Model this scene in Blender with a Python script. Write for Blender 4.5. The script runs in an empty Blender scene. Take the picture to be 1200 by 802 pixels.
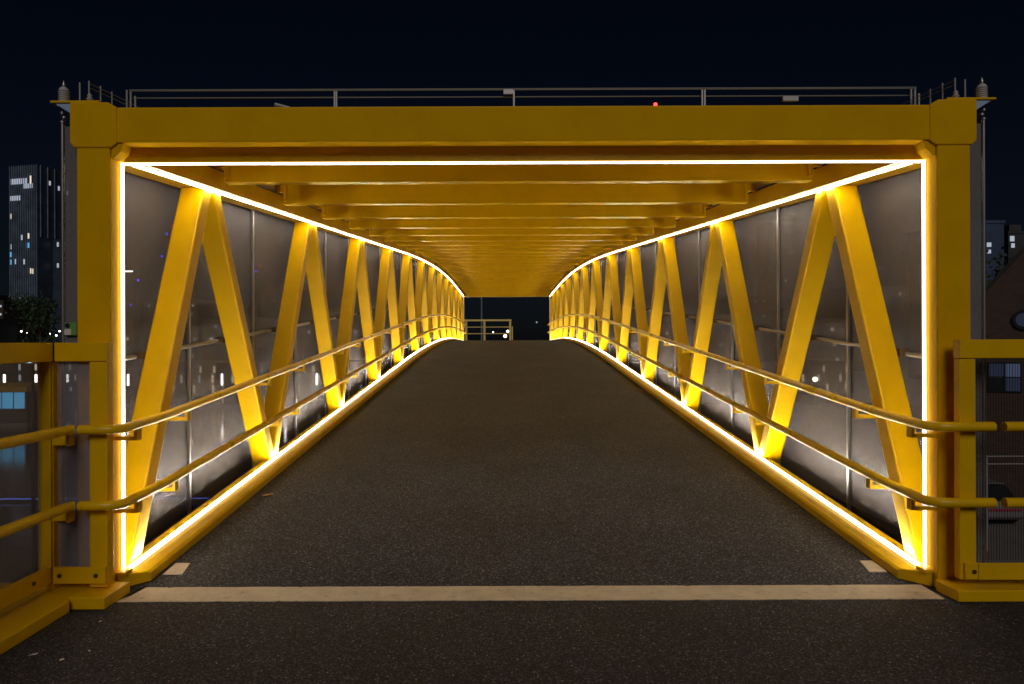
import bpy, bmesh, math, random
from mathutils import Vector
random.seed(7)
sc = bpy.context.scene
COL = sc.collection
R = math.radians

# ------------------------------------------------------------------ materials
def mat(name, base=(.5, .5, .5), rough=.5, metal=0., spec=.5, coat=0., emit=None, estr=0.):
    m = bpy.data.materials.new(name); m.use_nodes = True
    b = m.node_tree.nodes['Principled BSDF']
    b.inputs['Base Color'].default_value = (*base, 1)
    b.inputs['Roughness'].default_value = rough
    b.inputs['Metallic'].default_value = metal
    b.inputs['Specular IOR Level'].default_value = spec
    b.inputs['Coat Weight'].default_value = coat
    b.inputs['Coat Roughness'].default_value = .15
    if emit:
        b.inputs['Emission Color'].default_value = (*emit, 1)
        b.inputs['Emission Strength'].default_value = estr
    return m

def N(m, t, **kw):
    n = m.node_tree.nodes.new(t)
    for k, v in kw.items(): setattr(n, k, v)
    return n
def L(m, a, b): m.node_tree.links.new(a, b)

def noise(m, scale, detail=3, rough=.55, vec=None):
    n = N(m, 'ShaderNodeTexNoise'); n.inputs['Scale'].default_value = scale
    n.inputs['Detail'].default_value = detail; n.inputs['Roughness'].default_value = rough
    if vec is None:
        g = N(m, 'ShaderNodeNewGeometry'); vec = g.outputs['Position']
    L(m, vec, n.inputs['Vector']); return n
def ramp(m, src, stops):
    r = N(m, 'ShaderNodeValToRGB'); e = r.color_ramp.elements
    while len(e) < len(stops): e.new(.5)
    for i, (p, c) in enumerate(stops):
        e[i].position = p; e[i].color = (*c, 1) if len(c) == 3 else c
    L(m, src, r.inputs['Fac']); return r
def bump(m, src, strength, dist):
    b = N(m, 'ShaderNodeBump'); b.inputs['Strength'].default_value = strength
    b.inputs['Distance'].default_value = dist
    L(m, src, b.inputs['Height'])
    L(m, b.outputs['Normal'], m.node_tree.nodes['Principled BSDF'].inputs['Normal']); return b

def yellow_paint(name, base, rough, spec=.22):
    m = mat(name, base, rough, 0, spec, .0)
    p = m.node_tree.nodes['Principled BSDF']
    n1 = noise(m, 2.3, 6, .65)
    d = tuple(c * .90 for c in base)
    r1 = ramp(m, n1.outputs['Fac'], [(.30, d), (.52, base), (.75, tuple(min(1, c * 1.06) for c in base))])
    n2 = noise(m, 38, 4, .7)                       # rubbed dirt spots and rain marks
    r2 = ramp(m, n2.outputs['Fac'], [(.64, (0, 0, 0)), (.74, (1, 1, 1))])
    mx = N(m, 'ShaderNodeMix', data_type='RGBA'); mx.inputs[7].default_value = (base[0] * .55, base[1] * .5, base[2] + .02, 1)
    mul = N(m, 'ShaderNodeMath', operation='MULTIPLY'); mul.inputs[1].default_value = .38
    L(m, r2.outputs['Color'], mul.inputs[0]); L(m, mul.outputs[0], mx.inputs[0])
    L(m, r1.outputs['Color'], mx.inputs[6]); L(m, mx.outputs[2], p.inputs['Base Color'])
    r3 = ramp(m, n1.outputs['Fac'], [(.3, (rough + .07,) * 3), (.7, (rough - .04,) * 3)])
    L(m, r3.outputs['Color'], p.inputs['Roughness'])
    n3 = noise(m, 260, 2, .5); bump(m, n3.outputs['Fac'], .08, .002)
    return m
YEL = yellow_paint('yellow_paint', (.82, .482, .001), .36)
YELP = yellow_paint('portal_paint', (.82, .455, .001), .62, .05)
YELR = yellow_paint('yellow_rail_paint', (.84, .50, .002), .28, .32)

def grit(name, c0, c1, speck):
    m = mat(name, c0, .82, 0, .35)
    p = m.node_tree.nodes['Principled BSDF']
    big = noise(m, .9, 5, .6)
    fine = noise(m, 78, 4, .85)
    mid = noise(m, 60, 3, .7)
    a = ramp(m, fine.outputs['Fac'], [(.41, tuple(c * .15 for c in c0)), (.5, c0), (.60, c1)])
    b = ramp(m, big.outputs['Fac'], [(.3, (.72, .72, .72)), (.7, (1.2, 1.2, 1.2))])
    mx = N(m, 'ShaderNodeMix', data_type='RGBA', blend_type='MULTIPLY'); mx.inputs[0].default_value = 1
    L(m, a.outputs['Color'], mx.inputs[6]); L(m, b.outputs['Color'], mx.inputs[7])
    v = N(m, 'ShaderNodeTexVoronoi'); v.inputs['Scale'].default_value = 62
    g = N(m, 'ShaderNodeNewGeometry'); L(m, g.outputs['Position'], v.inputs['Vector'])
    sep = N(m, 'ShaderNodeSeparateColor'); L(m, v.outputs['Color'], sep.inputs[0])
    gv = N(m, 'ShaderNodeTexVoronoi'); gv.inputs['Scale'].default_value = 88; L(m, g.outputs['Position'], gv.inputs['Vector'])
    gs = N(m, 'ShaderNodeSeparateColor'); L(m, gv.outputs['Color'], gs.inputs[0])
    gr = ramp(m, gs.outputs[1], [(.0, (.30, .30, .30)), (.6, (.85, .85, .85)), (.9, (1.6, 1.6, 1.6)), (1, (3.0, 3.0, 3.0))])
    m3 = N(m, 'ShaderNodeMix', data_type='RGBA', blend_type='MULTIPLY'); m3.inputs[0].default_value = 1
    L(m, mx.outputs[2], m3.inputs[6]); L(m, gr.outputs['Color'], m3.inputs[7]); mx = m3
    r1 = ramp(m, sep.outputs[0], [(.965, (0, 0, 0)), (.985, (1, 1, 1))])
    r2 = ramp(m, v.outputs['Distance'], [(.16, (1, 1, 1)), (.34, (0, 0, 0))])
    mu = N(m, 'ShaderNodeMath', operation='MULTIPLY'); L(m, r1.outputs['Color'], mu.inputs[0]); L(m, r2.outputs['Color'], mu.inputs[1])
    m2 = N(m, 'ShaderNodeMix', data_type='RGBA'); m2.inputs[7].default_value = (*speck, 1)
    L(m, mu.outputs[0], m2.inputs[0]); L(m, mx.outputs[2], m2.inputs[6]); L(m, m2.outputs[2], p.inputs['Base Color'])
    bump(m, mid.outputs['Fac'], .9, .008)
    ad = N(m, 'ShaderNodeMath', operation='ADD'); L(m, mid.outputs['Fac'], ad.inputs[0]); L(m, fine.outputs['Fac'], ad.inputs[1])
    return m
DECK = grit('bridge_surfacing', (.032, .036, .052), (.094, .106, .150), (.50, .48, .45))
ASPH = grit('approach_surfacing', (.025, .0265, .037), (.082, .084, .114), (.50, .46, .45))

TAN = mat('pale_joint_strip', (.55, .45, .33), .6)
n_ = noise(TAN, 5, 6, .7); r_ = ramp(TAN, n_.outputs['Fac'], [(.3, (.58, .48, .34)), (.55, (.74, .62, .44)), (.8, (.78, .68, .50))])
n2_ = noise(TAN, 16, 6, .8); r2_ = ramp(TAN, n2_.outputs['Fac'], [(.30, (.18, .14, .11)), (.36, (.75, .72, .68)), (.46, (1, 1, 1))])
mx_ = N(TAN, 'ShaderNodeMix', data_type='RGBA', blend_type='MULTIPLY'); mx_.inputs[0].default_value = .8
L(TAN, r_.outputs['Color'], mx_.inputs[6]); L(TAN, r2_.outputs['Color'], mx_.inputs[7])
L(TAN, mx_.outputs[2], TAN.node_tree.nodes['Principled BSDF'].inputs['Base Color'])

LED = mat('led_diffuser', (.9, .9, .85), .4, emit=(1, .90, .72), estr=33)
LEDB = mat('led_diffuser_floor', (.9, .9, .85), .4, emit=(1, .90, .72), estr=145)
LEDV = mat('led_diffuser_portal', (.9, .9, .85), .4, emit=(1, .90, .72), estr=4.5)
ALU = mat('aluminium_profile', (.55, .5, .42), .5, .3)
LEDT = mat('kerb_glow_fill', (.9, .9, .85), .4, emit=(1, .90, .68), estr=3.2)
STEEL = mat('stainless_steel', (.46, .44, .42), .38, .85)
GALV = mat('galvanised_steel', (.40, .40, .41), .5, .6)
BOLT = mat('bolt_steel', (.12, .08, .05), .5, .6)
DARK = mat('dark_metal', (.02, .022, .03), .5, .4)
CONC = mat('concrete', (.16, .15, .14), .85)
CERAM = mat('grey_ceramic', (.50, .50, .52), .35)
WHITE = mat('white_card', (.7, .68, .62), .7)
LEAF = mat('dry_leaf', (.50, .30, .14), .7)
GREEN = mat('green_plastic', (.16, .34, .10), .5)

def screen_mat(name, alpha, c, rough, spec):
    m = mat(name, c, rough, 0, spec)
    nt = m.node_tree; p = nt.nodes['Principled BSDF']; out = nt.nodes['Material Output']
    n = noise(m, 55, 5, .75)
    r = ramp(m, n.outputs['Fac'], [(.35, tuple(x * .88 for x in c)), (.6, c), (.78, tuple(x * 1.25 for x in c))])
    L(m, r.outputs['Color'], p.inputs['Base Color'])
    t = N(m, 'ShaderNodeBsdfTransparent'); mixs = N(m, 'ShaderNodeMixShader')
    n2 = noise(m, 1.4, 3, .5)
    r2 = ramp(m, n2.outputs['Fac'], [(.3, (alpha - .02,) * 3), (.7, (alpha + .02,) * 3)])
    L(m, r2.outputs['Color'], mixs.inputs['Fac'])
    L(m, t.outputs[0], mixs.inputs[1]); L(m, p.outputs[0], mixs.inputs[2]); L(m, mixs.outputs[0], out.inputs['Surface'])
    return m
SCREEN = screen_mat('dusty_clear_screen', .48, (.20, .176, .172), .46, .22)
FMESH = screen_mat('fence_woven_mesh', .38, (.36, .35, .40), .6, .3)
MESH = screen_mat('fine_woven_mesh', .6, (.24, .23, .24), .6, .3)

def building_mat(name, c, rough=.6):
    m = mat(name, c, rough)
    n = noise(m, .22, 4, .6); r = ramp(m, n.outputs['Fac'], [(.3, tuple(x * .7 for x in c)), (.7, tuple(x * 1.25 for x in c))])
    L(m, r.outputs['Color'], m.node_tree.nodes['Principled BSDF'].inputs['Base Color']); return m
TOWER = building_mat('blue_grey_cladding', (.045, .064, .10), .4)
RIBM = building_mat('pale_rib', (.22, .28, .40), .4)
BLD = [building_mat('dark_render', (.035, .035, .04)), building_mat('brown_brick_far', (.05, .036, .03)), building_mat('slate_blue_panel', (.04, .075, .17))]
def lamp(name, c, s): return mat(name, (.03, .03, .03), .5, emit=c, estr=s)
W_WARM = lamp('lit_window_warm', (1, .82, .6), .9)
W_COOL = lamp('lit_window_cool', (.75, .85, 1), .5)
W_CYAN = lamp('lit_window_cyan', (.12, .50, .85), .8)
W_BLUE = lamp('lit_window_blue', (.10, .16, .36), .09)
L_WHITE = lamp('lamp_white', (1, .92, .85), 9)
L_CYAN = lamp('lamp_cyan', (.35, .75, 1), 14)
L_AMBER = lamp('lamp_amber', (1, .72, .38), 9)
L_RED = lamp('lamp_red', (1, .04, .03), 5)
L_BLUE = lamp('lamp_blue', (.08, .06, 1), 6)
L_TRACE = lamp('blue_trace', (.15, .25, 1), .9)
YFAR = mat('yellow_fascia', (.5, .28, .03), .5)

BRICK = mat('brown_brick', (.12, .07, .05), .8)
bt = N(BRICK, 'ShaderNodeTexBrick'); bt.inputs['Scale'].default_value = 2.2
bt.inputs['Color1'].default_value = (.09, .045, .03, 1); bt.inputs['Color2'].default_value = (.06, .034, .026, 1); bt.inputs['Mortar'].default_value = (.07, .06, .05, 1)
g_ = N(BRICK, 'ShaderNodeNewGeometry'); mp_ = N(BRICK, 'ShaderNodeMapping'); mp_.inputs['Rotation'].default_value = (R(90), 0, 0)
L(BRICK, g_.outputs['Position'], mp_.inputs['Vector']); L(BRICK, mp_.outputs[0], bt.inputs['Vector'])
L(BRICK, bt.outputs['Color'], BRICK.node_tree.nodes['Principled BSDF'].inputs['Base Color'])

WATER = mat('dock_water', (.006, .009, .014), .09, 0, .5)
wn = noise(WATER, 1.6, 3, .6)
bump(WATER, wn.outputs['Fac'], .25, .03)
GROUND = building_mat('night_ground', (.03, .03, .032), .9)

# ------------------------------------------------------------------ mesh helpers
class MB:
    def __init__(s): s.v = []; s.f = []
    def add(s, vs, fs):
        o = len(s.v); s.v += [tuple(v) for v in vs]; s.f += [tuple(i + o for i in f) for f in fs]; return s
    def box(s, x0, x1, y0, y1, z0, z1):
        x0, x1 = min(x0, x1), max(x0, x1)
        return s.add([(x0, y0, z0), (x1, y0, z0), (x1, y1, z0), (x0, y1, z0), (x0, y0, z1), (x1, y0, z1), (x1, y1, z1), (x0, y1, z1)],
                     [(0, 3, 2, 1), (4, 5, 6, 7), (0, 1, 5, 4), (1, 2, 6, 5), (2, 3, 7, 6), (3, 0, 4, 7)])
    def loft(s, rings, closed=True):
        n = len(rings[0]); vs = [p for r in rings for p in r]; fs = []
        for i in range(len(rings) - 1):
            for j in range(n):
                k = (j + 1) % n
                fs.append((i * n + j, i * n + k, (i + 1) * n + k, (i + 1) * n + j))
        if closed:
            fs.append(tuple(range(n))); fs.append(tuple(range((len(rings) - 1) * n, len(rings) * n)))
        return s.add(vs, fs)
    def prism_z(s, poly, z0, z1): return s.loft([[(x, y, z0) for x, y in poly], [(x, y, z1) for x, y in poly]])
    def prism_y(s, poly, y0, y1): return s.loft([[(x, y0, z) for x, z in poly], [(x, y1, z) for x, z in poly]])
    def prism_x(s, poly, x0, x1): return s.loft([[(x0, y, z) for y, z in poly], [(x1, y, z) for y, z in poly]])
    def tube(s, path, r, n=12):
        path = [Vector(p) for p in path]; rings = []
        up = Vector((0, 0, 1))
        for i, p in enumerate(path):
            d = (path[min(i + 1, len(path) - 1)] - path[max(i - 1, 0)]).normalized()
            a = d.cross(up)
            if a.length < .05: a = d.cross(Vector((1, 0, 0)))
            a.normalize(); b = a.cross(d).normalized()
            rr = r[i] if isinstance(r, (list, tuple)) else r
            rings.append([tuple(p + (a * math.cos(t) + b * math.sin(t)) * rr) for t in [2 * math.pi * k / n for k in range(n)]])
        return s.loft(rings)
    def lathe(s, c, prof, n=14):
        return s.loft([[(c[0] + r * math.cos(2 * math.pi * k / n), c[1] + r * math.sin(2 * math.pi * k / n), c[2] + z) for k in range(n)] for r, z in prof])
    def ball(s, c, r, n=8):
        return s.lathe(c, [(max(.001 * r, r * math.sin(math.pi * i / n)), -r * math.cos(math.pi * i / n)) for i in range(n + 1)], 2 * n)
    def build(s, name, m, parent=None, bevel=0, smooth=False, origin=None):
        me = bpy.data.meshes.new(name)
        o0 = Vector(origin) if origin else Vector((0, 0, 0))
        me.from_pydata([tuple(Vector(v) - o0) for v in s.v], [], s.f)
        bm = bmesh.new(); bm.from_mesh(me); bmesh.ops.recalc_face_normals(bm, faces=bm.faces); bm.to_mesh(me); bm.free()
        if smooth:
            me.shade_smooth(); me.set_sharp_from_angle(angle=R(38))
        me.materials.append(m)
        o = bpy.data.objects.new(name, me); COL.objects.link(o)
        o.location = o0
        if parent:
            o.parent = parent
            if origin: o.location = o0 - WORLD.get(parent, Vector((0, 0, 0)))
            else: o.location = -WORLD.get(parent, Vector((0, 0, 0)))
        WORLD[o] = o0
        if bevel:
            b = o.modifiers.new('bevel', 'BEVEL'); b.width = bevel; b.segments = 3 if bevel > .01 else 2; b.limit_method = 'ANGLE'; b.angle_limit = R(35)
        return o
WORLD = {}
def tag(o, label=None, cat=None, group=None, kind=None):
    if label: o['label'] = label
    if cat: o['category'] = cat
    if group: o['group'] = group
    if kind: o['kind'] = kind
    return o
def thing(name, label, cat, loc=(0, 0, 0), group=None):
    o = bpy.data.objects.new(name, None); COL.objects.link(o); o.location = loc; o.empty_display_size = .2
    WORLD[o] = Vector(loc); return tag(o, label, cat, group)
def dup(o, loc, parent=None):            # copy of a mesh object, loc = world position of its origin
    c = o.copy(); COL.objects.link(c)
    p = parent if parent else o.parent
    c.parent = p; c.location = Vector(loc) - (WORLD.get(p, Vector((0, 0, 0))) if p else Vector((0, 0, 0)))
    WORLD[c] = Vector(loc); return c

# ------------------------------------------------------------------ bridge profile
Y0, YE = 4.913, 45.75
def g(y):
    s = y - Y0
    if s <= 0: return 0.
    if s < 13.5: return .077 * s
    if s < 33: u = s - 13.5; return 1.0395 + .077 * u - .002275 * u * u
    return 1.0395 + 1.5015 - .86507 - .0117 * (s - 33)
def ys(a, b, st=.85):
    n = max(1, round((b - a) / st)); return [a + (b - a) * i / n for i in range(n + 1)]
def sweep(mb, prof, yl, sx=1, skew=None):
    rings = []
    for i, y in enumerate(yl):
        ring = []
        for j, (x, z) in enumerate(prof):
            yy = y + (skew[j] if (skew and i == 0) else 0)
            ring.append((sx * x, yy, z + g(yy)))
        rings.append(ring)
    return mb.loft(rings)

br = thing('footbridge', 'long yellow steel truss footbridge outlined with white light strips, rising to a crest', 'footbridge', (0, Y0, 0))
rc = lambda x0, x1, z0, z1: [(x0, z0), (x1, z0), (x1, z1), (x0, z1)]
ZR = 3.20      # soffit above deck

# deck
sweep(MB(), rc(-2.96, 2.96, -.28, 0), [4.885] + ys(Y0, YE)).build('deck', DECK, br)

for sx in (-1, 1):
    # kerb, chords
    kerb = [(2.565, .003), (2.565, .060), (2.585, .076), (2.655, .092), (2.715, .096), (2.715, .003)]
    sweep(MB(), kerb, ys(4.99, YE - .1), sx, [0, 0, -.02, -.10, -.16, -.16]).build('kerb', YEL, br, .004)
    sweep(MB(), [(2.718, -.25), (2.718, .104), (2.80, .104), (2.80, -.12), (3.08, -.12), (3.08, -.25)], ys(4.94, YE - .2), sx).build('bottom_chord', YEL, br, .006)
    chord = [(2.700, 2.905), (2.700, 3.075), (2.985, 3.075), (2.985, 2.893), (2.745, 2.893), (2.745, 2.905)]
    tc = sweep(MB(), chord, ys(4.95, YE - .2), sx).build('top_chord', YEL, br, .004)
    lip = [(2.655, 2.886), (2.655, 2.893), (2.744, 2.893), (2.744, 2.886)]
    sweep(MB(), lip, ys(4.95, YE - .2), sx).build('flange', YEL, tc)
    # light strips
    U = [(2.676, .0965), (2.676, .1195), (2.6785, .1195), (2.6785, .1135), (2.7065, .1135), (2.7065, .1140), (2.709, .1140), (2.709, .0965)]
    sweep(MB(), U, ys(4.95, YE - .25, 1.7), sx).build('strip_channel', ALU, br)
    sweep(MB(), rc(2.6795, 2.7005, .1137, .119), ys(4.95, YE - .25, 1.7), sx).build('light_strip', LEDB, br)
    sweep(MB(), rc(2.6735, 2.6757, .102, .117), ys(4.95, YE - .25, 1.7), sx).build('light_strip', LEDT, br)  # weak side glow added to brighten the kerb top
    sweep(MB(), rc(2.686, 2.719, 2.8795, 2.8855), ys(4.95, YE - .25, 1.7), sx).build('strip_channel', ALU, br)
    sweep(MB(), rc(2.696, 2.715, 2.866, 2.8793), ys(4.95, YE - .25, 1.7), sx).build('light_strip', LED, br)
    
    # screens in half-bay panels
    for k in range(24):
        a = 5.0 + 1.705 * k; b = a + 1.695
        if b > YE: b = YE - .05
        m = MB()
        q = [(sx * 3.06, a, g(a) - .11), (sx * 3.06, b, g(b) - .11), (sx * 3.06, b, g(b) + 2.93), (sx * 3.06, a, g(a) + 2.93)]
        q2 = [(sx * 3.066, y, z) for _, y, z in q]
        m.loft([q, q2]).build('screen_panel', SCREEN, br)
        m = MB().box(sx * 3.035, sx * 3.057, b - .012, b + .022, g(b) - .11, g(b) + 2.92)
        m.build('mullion', STEEL, br)
    # outer tube rail with clamps
    orl = MB().tube([(sx * 3.0, y, g(y) + 1.485) for y in ys(4.95, YE - .1, .85)], .019, 10).build('outer_rail', STEEL, br, smooth=True)

# truss members
P0, BAY = 6.47, 3.41
mem_mid = {-1: [], 1: []}
def member(sx, yb, yt):
    w = .083; m = MB(); rings = []
    zb, zt = g(yb) - .117, g(yt) + 2.884
    yb -= (yt - yb) * .087
    x0, x1 = sx * 2.728, sx * 2.938
    bot = [(x0, yb - w, zb), (x1, yb - w, zb), (x1, yb + w, zb), (x0, yb + w, zb)]
    top = [(x0, yt - w, zt), (x1, yt - w, zt), (x1, yt + w, zt), (x0, yt + w, zt)]
    o = m.loft([bot, top]).build('truss_diagonal', YEL, br, .016)
    # clamp holding the outer rail
    f = (1.485 + .117) / 3.0; yc = yb + (yt - yb) * f; zc = g(yc) + 1.485
    MB().box(sx * 2.942, sx * 3.024, yc - .11, yc + .11, zc - .031, zc + .031).build('rail_clamp', BOLT, o, .004)
    mem_mid[sx].append((yb + (yt - yb) * .08, yt))
for k in range(12):
    for sx in (-1, 1):
        yp = P0 + BAY * k
        yb0 = yp - BAY / 2 + .055 if k else 5.12
        member(sx, yb0, yp - .088)
        yb1 = yp + BAY / 2 - .055 if k < 11 else YE - .30
        if yp + .09 < YE - .3: member(sx, yb1, yp + .088)

# ceiling: sheet, beams, end stiffeners
sweep(MB(), rc(-2.99, 2.99, ZR, ZR + .05), ys(4.95, YE - .15)).build('ceiling_panel', YEL, br)
yb = P0 - 1.705 + .0
k = 0
while P0 + 1.705 * k < YE - .3:
    y = P0 + 1.705 * k; z = g(y)
    prof = [(-.07, 2.942), (.07, 2.942), (.07, 2.956), (.012, 2.956), (.012, ZR - .002), (-.012, ZR - .002), (-.012, 2.956), (-.07, 2.956)]
    prof = [(-.055, 2.942), (.055, 2.942), (.055, ZR - .002), (-.055, ZR - .002)]
    o = MB().prism_x([(y + a, z + b) for a, b in prof], -2.60, 2.60).build('ceiling_beam', YEL, br, .006)
    for sx in (-1, 1):
        MB().box(sx * 2.555, sx * 2.59, y - .10, y - .057, z + 2.975, z + ZR - .003).build('stiffener', YEL, o, .003)
        MB().box(sx * 2.601, sx * 2.70, y - .03, y + .03, z + 3.077, z + ZR - .003).build('end_plate', YEL, o, .003)
    k += 1

# portals
def portal(yf, far):
    d = -1 if far else 1          # +1: front face looks at the camera
    z0 = g(yf + (.1 if not far else -.1)) if far else 0
    Yr = lambda a, b: (min(yf + d * a, yf + d * b), max(yf + d * a, yf + d * b))
    pf = thing('x', None, None) if False else None
    for sx in (-1, 1):
        y0, y1 = Yr(0, .15)
        MB().box(sx * 2.725, sx * 2.947, y0, y1, z0 + .0, z0 + 2.94).build('portal_column', YELP, br, .012)
        y0, y1 = Yr(-.008, .17)
        poly = [(2.675, 2.962), (2.72, 2.932), (2.955, 2.932), (2.985, 2.965), (2.985, 3.232), (2.735, 3.232), (2.675, 3.198)]
        MB().prism_y([(sx * x, z0 + z) for x, z in poly], y0, y1).build('corner_haunch', YELP, br, .008)
        y0, y1 = Yr(.012, .125)
        poly = [(2.640, 2.962), (2.722, 2.962), (2.722, 2.868), (2.705, 2.868), (2.66, 2.915)]
        MB().prism_y([(sx * x, z0 + z) for x, z in poly], y0, y1).build('gusset', YELP, br, .003)
        y0, y1 = Yr(.118, .136)
        ya, yb_ = Yr(.1225, .136)
        MB().box(sx * 2.695, sx * 2.7235, ya, (ya + yb_) / 2 if not far else yb_, z0 + .125, z0 + 2.862).build('strip_channel', ALU, br)
        if not far: MB().box(sx * 2.708, sx * 2.7235, yf + .1298, yf + .1465, z0 + .125, z0 + 2.862).build('light_strip', LED, br)  # rear strip added out of sight to light the nearest diagonals
        ya, yb_ = Yr(.1185, .122)
        MB().box(sx * 2.694, sx * 2.716, ya, yb_, z0 + .125, z0 + 2.862).build('light_strip', LEDV, br)
        y0, y1 = Yr(.02, .15)
        MB().box(sx * 2.66, sx * 2.723, y0 + .03, y1, z0 + .097, z0 + .118).build('base_plate', YEL, br, .003)
        if not far:
            # corner top plate and its gusset
            pl = MB().prism_z([(sx * 2.80, 4.79), (sx * 3.125, 4.79), (sx * 3.125, 4.91), (sx * 2.80, 4.91)], 3.236, 3.25).build('corner_plate', YEL, br, .002)
            MB().prism_y([(sx * 2.99, 3.234), (sx * 3.10, 3.234), (sx * 2.99, 3.165)], 4.80, 4.815).build('gusset', mat('blue_lit_tint', (.35, .52, .75), .5), pl)  # pale blue colour imitates blue light falling on the gusset
    y0, y1 = Yr(.0, .126)
    MB().box(-2.70, 2.70, y0, y1, z0 + 2.966, z0 + 3.197).build('portal_header', YELP, br, .01)
    y0, y1 = Yr(.128, .16)
    MB().box(-2.722, 2.722, y0, y1, z0 + 2.866, z0 + ZR - .003).build('end_beam', YEL, br, .003)
    y0, y1 = Yr(.132, .150)
    MB().box(-2.690, 2.690, y0, y1, z0 + 2.848, z0 + 2.8655).build('strip_channel', ALU, br)
    y0, y1 = Yr(.1275, .1315)
    MB().box(-2.690, 2.690, y0, y1, z0 + 2.8495, z0 + 2.864).build('light_strip', LEDV, br)
portal(4.778, False)
portal(YE + .08, True)

# handrails: two tubes on each side, turned outwards at both portals
HX = 2.57
def railpath(sx, h, xend):
    p = [(sx * xend, 4.575, h)]
    p.append((sx * (HX + .13), 4.575, h))
    for a in (25, 50, 75): p.append((sx * (HX + .09 - .09 * math.sin(R(a))), 4.575 + .09 * (1 - math.cos(R(a))), h))
    for y in ys(4.70, YE + .15, .5): p.append((sx * HX, y, g(y) + h))
    ye = YE + .25; ze = g(ye) + h
    p += [(sx * (HX + .02), ye, ze), (sx * (HX + .09), ye + .05, ze), (sx * (HX + .3), ye + .05, ze)]
    return p
brk = None
for sx in (-1, 1):
    for h in (1.10, .62):
        xe = 2.955 if sx > 0 else 2.812
        hr = MB().tube(railpath(sx, h, xe), .0315, 16).build('handrail', YELR, br, smooth=True)
        spots = []
        for (yb_, yt_) in mem_mid[sx]:
            spots.append(yb_ + (yt_ - yb_) * ((h - .06) / 2.8))
        for y in spots:
            z = g(y) + h
            m = MB()
            m.add(*[None, None]) if False else None
            m.box(sx * (HX - .011), sx * (HX + .011), y - .03, y + .03, z - .075, z - .02)
            m.box(sx * (HX - .011), sx * 2.727, y - .03, y + .03, z - .103, z - .0755)
            m.build('bracket', YELR, hr)
        z = h   # bracket on the portal column
        m = MB(); m.box(sx * (HX - .011), sx * (HX + .011), 4.795, 4.855, z - .07, z - .02)
        m.box(sx * (HX - .011), sx * 2.724, 4.795, 4.855, z - .098, z - .0705); m.build('bracket', YELR, hr)

# ------------------------------------------------------------------ approach ground
def structure(name, mb, m):
    o = mb.build(name, m); o['kind'] = 'structure'; return o
structure('path', MB().box(-3.6, 9, -6, 4.878, -.3, 0), ASPH)
ze = g(YE + .2)
structure('path', MB().box(-3.3, 7, YE + .0, 54, ze - .35, ze - .004), ASPH)
rn = random.Random(5)
xs = [-2.60 + 5.26 * i / 240 for i in range(241)]
def wob(i, k): return .0016 * math.sin(i * .31 + k) + rn.uniform(-.0012, .0012) - (rn.uniform(.003, .009) if rn.random() < .05 else 0)
fr_ = [(x, 4.606 - wob(i, 1)) for i, x in enumerate(xs)]; bk_ = [(x + (.06 if i == 0 else 0), 4.871 + wob(i, 2)) for i, x in enumerate(xs)]
vs = [(x, y, .0055) for x, y in fr_] + [(x, y, .0055) for x, y in bk_] + [(x, y, .001) for x, y in fr_] + [(x, y, .001) for x, y in bk_]
n = len(xs); fs = []
for i in range(n - 1):
    fs += [(i, i + 1, n + i + 1, n + i), (2 * n + i, 2 * n + i + 1, i + 1, i), (n + i, n + i + 1, 3 * n + i + 1, 3 * n + i)]
fs += [(0, n, 3 * n, 2 * n), (n - 1, 3 * n - 1, 4 * n - 1, 2 * n - 1)]
tag(MB().add(vs, fs).build('threshold_strip', TAN), 'pale tan strip painted across the path at the bridge entrance', 'joint strip')
for sx, (a, b), lb in ((-1, (2.40, 2.535), 'small beige plate on the deck beside the left kerb'), (1, (2.43, 2.555), 'small beige plate on the deck beside the right kerb')):
    yA, yB = 5.10, 5.30
    MBp = MB().loft([[(sx * a, yA, g(yA) + .002), (sx * b, yA, g(yA) + .002), (sx * b, yB, g(yB) + .002), (sx * (a + .03), yB, g(yB) + .002)],
                     [(sx * a, yA, g(yA) + .008), (sx * b, yA, g(yA) + .008), (sx * b, yB, g(yB) + .008), (sx * (a + .03), yB, g(yB) + .008)]])
    tag(MBp.build('floor_plate', TAN), lb, 'floor plate')

# ------------------------------------------------------------------ fences
def bolt(x, y, z, axis, parent):
    m = MB()
    if axis == 'y': m.tube([(x, y, z), (x, y - .008, z)], .014, 6)
    else: m.tube([(x, y, z), (x + .008, y, z)], .014, 6)
    return m.build('bolt', BOLT, parent)
lf = thing('left_fence', 'yellow framed fence with grey mesh infill and two handrails, left of the bridge entrance', 'fence', (-3.0, 4.66, 0)); lf.name = 'mesh_fence'
f = lf
MB().box(-3.105, -3.005, 4.62, 4.71, .075, 1.526).build('post', YEL, f, .005)
MB().box(-3.11, -3.0, .5, 4.612, 1.53, 1.65).build('top_rail', YEL, f, .005)
MB().box(-2.998, -2.66, 4.62, 4.70, 1.53, 1.65).build('top_rail', YEL, f, .005)
MB().box(-2.776, -2.664, 4.622, 4.70, .09, 1.526).build('post', YEL, f, .005)
MB().box(-2.72, -2.657, 4.612, 4.619, 1.532, 1.648).build('end_cap', YEL, f, .002)
MB().box(-3.03, -3.005, .5, 4.60, .13, .235).build('bottom_rail', YEL, f, .003)
br2 = MB().box(-3.0, -2.665, 4.60, 4.619, .12, .225).build('bottom_rail', YEL, f, .003)
for y in (4.42, 3.95, 3.4): bolt(-3.005, y, .182, 'x', f)
for x in (-2.955, -2.725): bolt(x, 4.60, .172, 'y', f)
MB().box(-3.065, -3.06, .5, 4.58, .14, 1.528).build('mesh_panel', FMESH, f)
MB().box(-3.0, -2.78, 4.655, 4.66, .1, 1.528).build('mesh_panel', FMESH, f)
MB().box(-3.105, -3.01, 2.9, 2.99, .075, 1.526).build('post', YEL, f, .005)
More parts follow.
